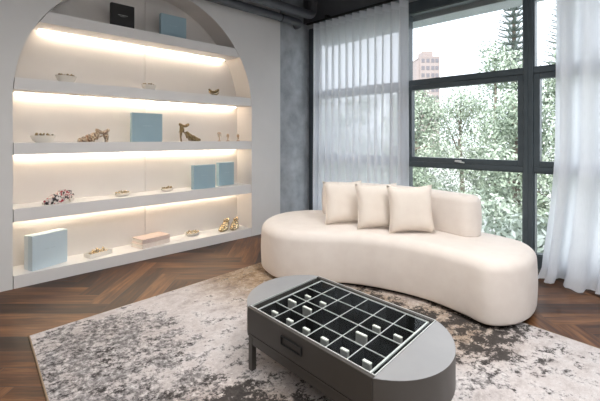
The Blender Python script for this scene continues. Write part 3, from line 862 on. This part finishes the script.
# ------------------------------------------------------------------ outside
def leaf_mat(name, c1, c2, c3):
    m = new_mat(name, c1, .55); at = N(m, 'ShaderNodeAttribute', attribute_name='tint')
    r = ramp(m, [(.0, c1), (.5, c2), (1, c3)]); L(m, at.outputs['Fac'], r.inputs[0]); L(m, r.outputs[0], BS(m).inputs['Base Color'])
    return m
M_leaf = leaf_mat('mid green leaves', srgb(84, 98, 80), srgb(146, 160, 138), srgb(210, 218, 202))
M_leafp = leaf_mat('haze paled leaves', srgb(110, 124, 106), srgb(184, 194, 178), srgb(240, 243, 236))  # leaf colour whitened to imitate haze and reflections in the lower panes
M_pine = leaf_mat('grey green needles', srgb(96, 108, 102), srgb(122, 134, 126), srgb(152, 162, 154))
M_bark = mottled('bark', srgb(92, 82, 72), srgb(128, 118, 106), 8, .9)

def leaf_mesh(name, pts, size, mat, parent, rnd):
    V, F, T = [], [], []
    for (p, n, s, tint) in pts:
        n = (n+Vector((rnd.uniform(-1, 1), rnd.uniform(-1, 1), rnd.uniform(-.6, 1)))*.9).normalized()
        a = n.cross(Vector((rnd.uniform(-1, 1), rnd.uniform(-1, 1), rnd.uniform(-1, 1))))
        if a.length < 1e-3: continue
        a.normalize(); b = n.cross(a); l = size*s; w = l*.42
        i = len(V); V += [p-a*l*.5, p+b*w*.5+n*w*.1, p+a*l*.5, p-b*w*.5+n*w*.1]; F.append((i, i+1, i+2, i+3)); T.append(tint)
    me = bpy.data.meshes.new(name); me.from_pydata([tuple(v) for v in V], [], F); me.materials.append(mat)
    me.attributes.new('tint', 'FLOAT', 'FACE').data.foreach_set('value', T)
    o = bpy.data.objects.new(name, me); COL.objects.link(o); o.parent = parent
    return o
GZ = -5.0
def tree(label, x, y, ztop, rad, depth, mat, seed, nleaf=9500, size=.15, cat='tree', name='broadleaf_tree', base=GZ):
    rnd = random.Random(seed); t = thing(name, label, cat, (x, y, base), 0, 'trees outside the window')
    H = ztop-base; cz = H-depth/2; pts = []; ncl = 44; cl = []
    for k in range(ncl):
        while True:
            v = Vector((rnd.uniform(-1, 1), rnd.uniform(-1, 1), rnd.uniform(-1, 1)))
            if .25 < v.length < .9: break
        r = rad*rnd.uniform(.32, .48); f = (rad*1.16-r)/rad
        cl.append((Vector((v.x*rad*f, v.y*rad*f, cz+v.z*depth/2)), r))
    for c, r in cl:
        ct = rnd.uniform(.25, .75)
        for q in range(nleaf//ncl):
            d = Vector((rnd.gauss(0, 1), rnd.gauss(0, 1), rnd.gauss(0, 1))).normalized()
            p = c+d*r*rnd.uniform(.55, 1.0); p.z = c.z+(p.z-c.z)*.8
            pts.append((p, d, rnd.uniform(.6, 1.3), min(1, max(0, ct+rnd.uniform(-.3, .3)))))
    leaf_mesh('foliage', pts, size, mat, t, rnd)
    bm = BM(); tube(bm, [(0, 0, 0), (.1, .05, H*.3), (-.05, 0, H*.6), (0, 0, H*.85)], [.16, .13, .09, .03], 10)
    for k in range(9):
        c, r = cl[k*3]; z0 = min(c.z-.2, H*(.45+.04*k)); tube(bm, [(0, 0, z0), tuple((Vector((0, 0, z0))+c)/2+Vector((0, 0, .1))), tuple(c)], [.05, .035, .015], 6)
    obj('trunk', bm, M_bark, t, smooth='all')
    return t
trees = [  # x, y, ztop, rad, depth, mat
    ('tallest round green tree outside, just left of the wide window mullion', -5.7, 17.0, 5.35, 1.95, 7.5, 0, 11),
    ('green tree outside, crown right of the wide mullion above the transom', -4.15, 21.0, 5.9, 1.8, 8.0, 0, 12),
    ('green tree outside, directly below the distant tower block', -9.2, 17.0, 4.35, 1.8, 6.5, 0, 13),
    ('green tree outside, filling the left half of the middle pane', -7.2, 12.8, 2.9, 1.75, 6.6, 0, 14),
    ('green tree outside, filling the right half of the middle pane', -3.7, 12.8, 3.1, 1.72, 6.6, 0, 15),
    ('green tree outside, behind the upper middle of the middle pane', -9.2, 21.9, 4.6, 2.5, 8, 0, 31),
    ('pale tree outside, low behind the right end of the sofa backrest', -3.4, 8.8, .55, 1.3, 4.4, 1, 16),
    ('pale tree outside, low behind the cushions and sheer curtain edge', -6.0, 8.8, .6, 1.3, 4.4, 1, 17),
    ('pale shrub outside, low in the narrow pane by the right curtain', -1.55, 6.4, .35, .95, 3.6, 1, 18),
    ('green tree outside, seen dimly through the middle of the sheer curtain', -12.9, 17.0, 4.3, 1.8, 6.5, 0, 19),
    ('green tree outside, seen dimly through the upper right curtain', -1.9, 17.0, 4.6, 1.8, 7.0, 0, 20),
    ('green tree outside, dim behind the left half of the sheer curtain', -10.8, 12.8, 2.8, 1.75, 6.6, 0, 22),
    ('green tree outside, dim behind the right curtain at eye level', -.2, 12.8, 3.0, 1.7, 6.6, 0, 23),
    ('pale tree outside, low behind the sheer curtain and left cushion', -8.7, 8.8, .6, 1.3, 4.4, 1, 24),
]
for lab, x, y, zt, rd, dp, mi, sd in trees: tree(lab, x, y, zt, rd, dp, (M_leaf, M_leafp)[mi], sd)

def norfolk(label, x, y, zt, zb, rad, seed):
    rnd = random.Random(seed); t = thing('norfolk_pine', label, 'pine tree', (x, y, GZ), 0, 'trees outside the window'); H = zt-GZ
    bm = BM(); tube(bm, [(0, 0, 0), (0, 0, H*.5), (0, 0, H)], [.3, .2, .03], 8); obj('trunk', bm, M_bark, t, smooth='all')
    pts = []; V, F, T = [], [], []
    z = zb-GZ
    while z < H:
        f = (H-z)/(zt-zb); r = rad*(.25+.75*min(1, f)); n = 10
        ph = rnd.random()*6
        for k in range(n):
            a = ph+2*PI*k/n; d = Vector((math.cos(a), math.sin(a), 0)); s = Vector((-d.y, d.x, 0))
            m_ = 18
            for q in range(1, m_):
                u = q/m_; c = d*r*u+Vector((0, 0, z+r*(.10*u+.22*u*u)))
                for sd in (-1, 1):
                    l = r*.30*(1-u*.55)*rnd.uniform(.7, 1.2); e = c+(s*sd*.6+d*.55+Vector((0, 0, .45)))*l
                    w = Vector((0, 0, 1)).cross(e-c).normalized()*.018; w2 = Vector((0, 0, .018)); tt = rnd.random()
                    for ww in (w, w2):
                        i = len(V); V += [tuple(c-ww), tuple(c+ww), tuple(e+ww*.5), tuple(e-ww*.5)]; F.append((i, i+1, i+2, i+3)); T.append(tt)
        z += rnd.uniform(.34, .44)
    me = bpy.data.meshes.new('foliage'); me.from_pydata(V, [], F); me.materials.append(M_pine)
    me.attributes.new('tint', 'FLOAT', 'FACE').data.foreach_set('value', T)
    o = bpy.data.objects.new('foliage', me); COL.objects.link(o); o.parent = t
    return t
norfolk('tall grey-green tiered pine rising above the trees, left of the wide mullion', -7.7, 26, 11.5, 4.2, 1.5, 1)
norfolk('tiered pine rising beside the right curtain edge', -4.95, 26, 10.2, 4.2, 1.5, 2)

# distant tower block
M_tower = mottled('pinkish render', srgb(150, 138, 134), srgb(156, 144, 140), .2, .9)
M_towerw = new_mat('pale window band', srgb(112, 108, 112), .5)
bx, by = -72.5, 139.5
t = thing('tower_block', 'pale pink apartment tower far away in the upper left pane', 'building', (bx, by, GZ), math.radians(45))
bm = BM(); box(bm, -3.2, 4.0, -5, 5, 0, 36); box(bm, -4.4, -3.2, -4.6, 5, 0, 34.6); obj('wall', bm, M_tower, t)
bm = BM(); box(bm, -1.6, 2.2, -3, 3, 36.0, 38.6); box(bm, -3.3, 4.1, -5.1, 5.1, 35.8, 36.2); obj('roof', bm, M_tower, t)
for k in range(9):
    for xx in (-2.7, -.9, .9, 2.4):
        bm = BM(); z = 12.4+k*2.7; box(bm, xx, xx+1.15, -5.12, -4.95, z, z+1.4); obj('window', bm, M_towerw, t)
M_ground = mottled('paved ground', srgb(168, 168, 164), srgb(184, 184, 180), .8, .95)
bm = BM(); box(bm, -160, 120, 5.5, 260, GZ-.3, GZ); struct('ground', bm, M_ground)

# ------------------------------------------------------------------ light
w = bpy.data.worlds.new('World'); S.world = w; w.use_nodes = True; nt = w.node_tree
bg = nt.nodes['Background']
tc = nt.nodes.new('ShaderNodeTexCoord'); sp = nt.nodes.new('ShaderNodeSeparateXYZ'); rp = nt.nodes.new('ShaderNodeValToRGB')
nt.links.new(tc.outputs['Generated'], sp.inputs[0]); nt.links.new(sp.outputs[2], rp.inputs[0]); nt.links.new(rp.outputs[0], bg.inputs[0])
rp.color_ramp.elements[0].color = (.86, .91, .98, 1); rp.color_ramp.elements[1].color = (.82, .89, 1.0, 1)
bg.inputs[1].default_value = 2.4
def light(kind, name, loc, energy, color=(1, 1, 1), rot=(0, 0, 0), **k):
    l = bpy.data.lights.new(name, kind); l.energy = energy; l.color = color
    for a, b in k.items(): setattr(l, a, b)
    o = bpy.data.objects.new(name, l); COL.objects.link(o); o.location = loc; o.rotation_euler = rot
    return o
light('SUN', 'sun', (0, 0, 20), 4.2, (1, .97, .92), (math.radians(48), 0, math.radians(18)), angle=math.radians(3))
for x, y, e in ((-1.9, 2.3, 9), (-.8, 2.1, 8), (-2.5, 1.2, 5), (-1.2, .5, 5)):  # added downward fill for sofa, table and rug, no fixture behind it
    light('AREA', 'ceiling_fill_light', (x, y, 3.24), e, (1, .975, .95), shape='DISK', size=.6, spread=math.radians(115))
for x, y, e in ((.4, 1.6, 60), (1.0, 0, 58), (-1.0, -1.2, 28)):  # added broad fill, out of view, to lift the walls and niche
    light('AREA', 'ceiling_fill_light', (x, y, 3.24), e, (1, .985, .97), shape='DISK', size=1.2)

# ------------------------------------------------------------------ camera
cd = bpy.data.cameras.new('Camera'); cam = bpy.data.objects.new('Camera', cd); COL.objects.link(cam)
cam.location = (0, 0, 1.25); cam.rotation_euler = (PI/2, 0, PI/4)
cd.sensor_width = 36; cd.lens = 394/600*36; cd.shift_y = -62.5/600; cd.clip_end = 500; cd.clip_start = .02
S.camera = cam
S.view_settings.view_transform = 'Standard'; S.view_settings.look = 'None'; S.view_settings.gamma = 1; S.view_settings.exposure = .25
S.view_settings.use_curve_mapping = False
S.cycles.use_denoising = True
S.cycles.max_bounces = 10; S.cycles.transparent_max_bounces = 24; S.cycles.sample_clamp_indirect = 6
S.cycles.caustics_reflective = False; S.cycles.caustics_refractive = False
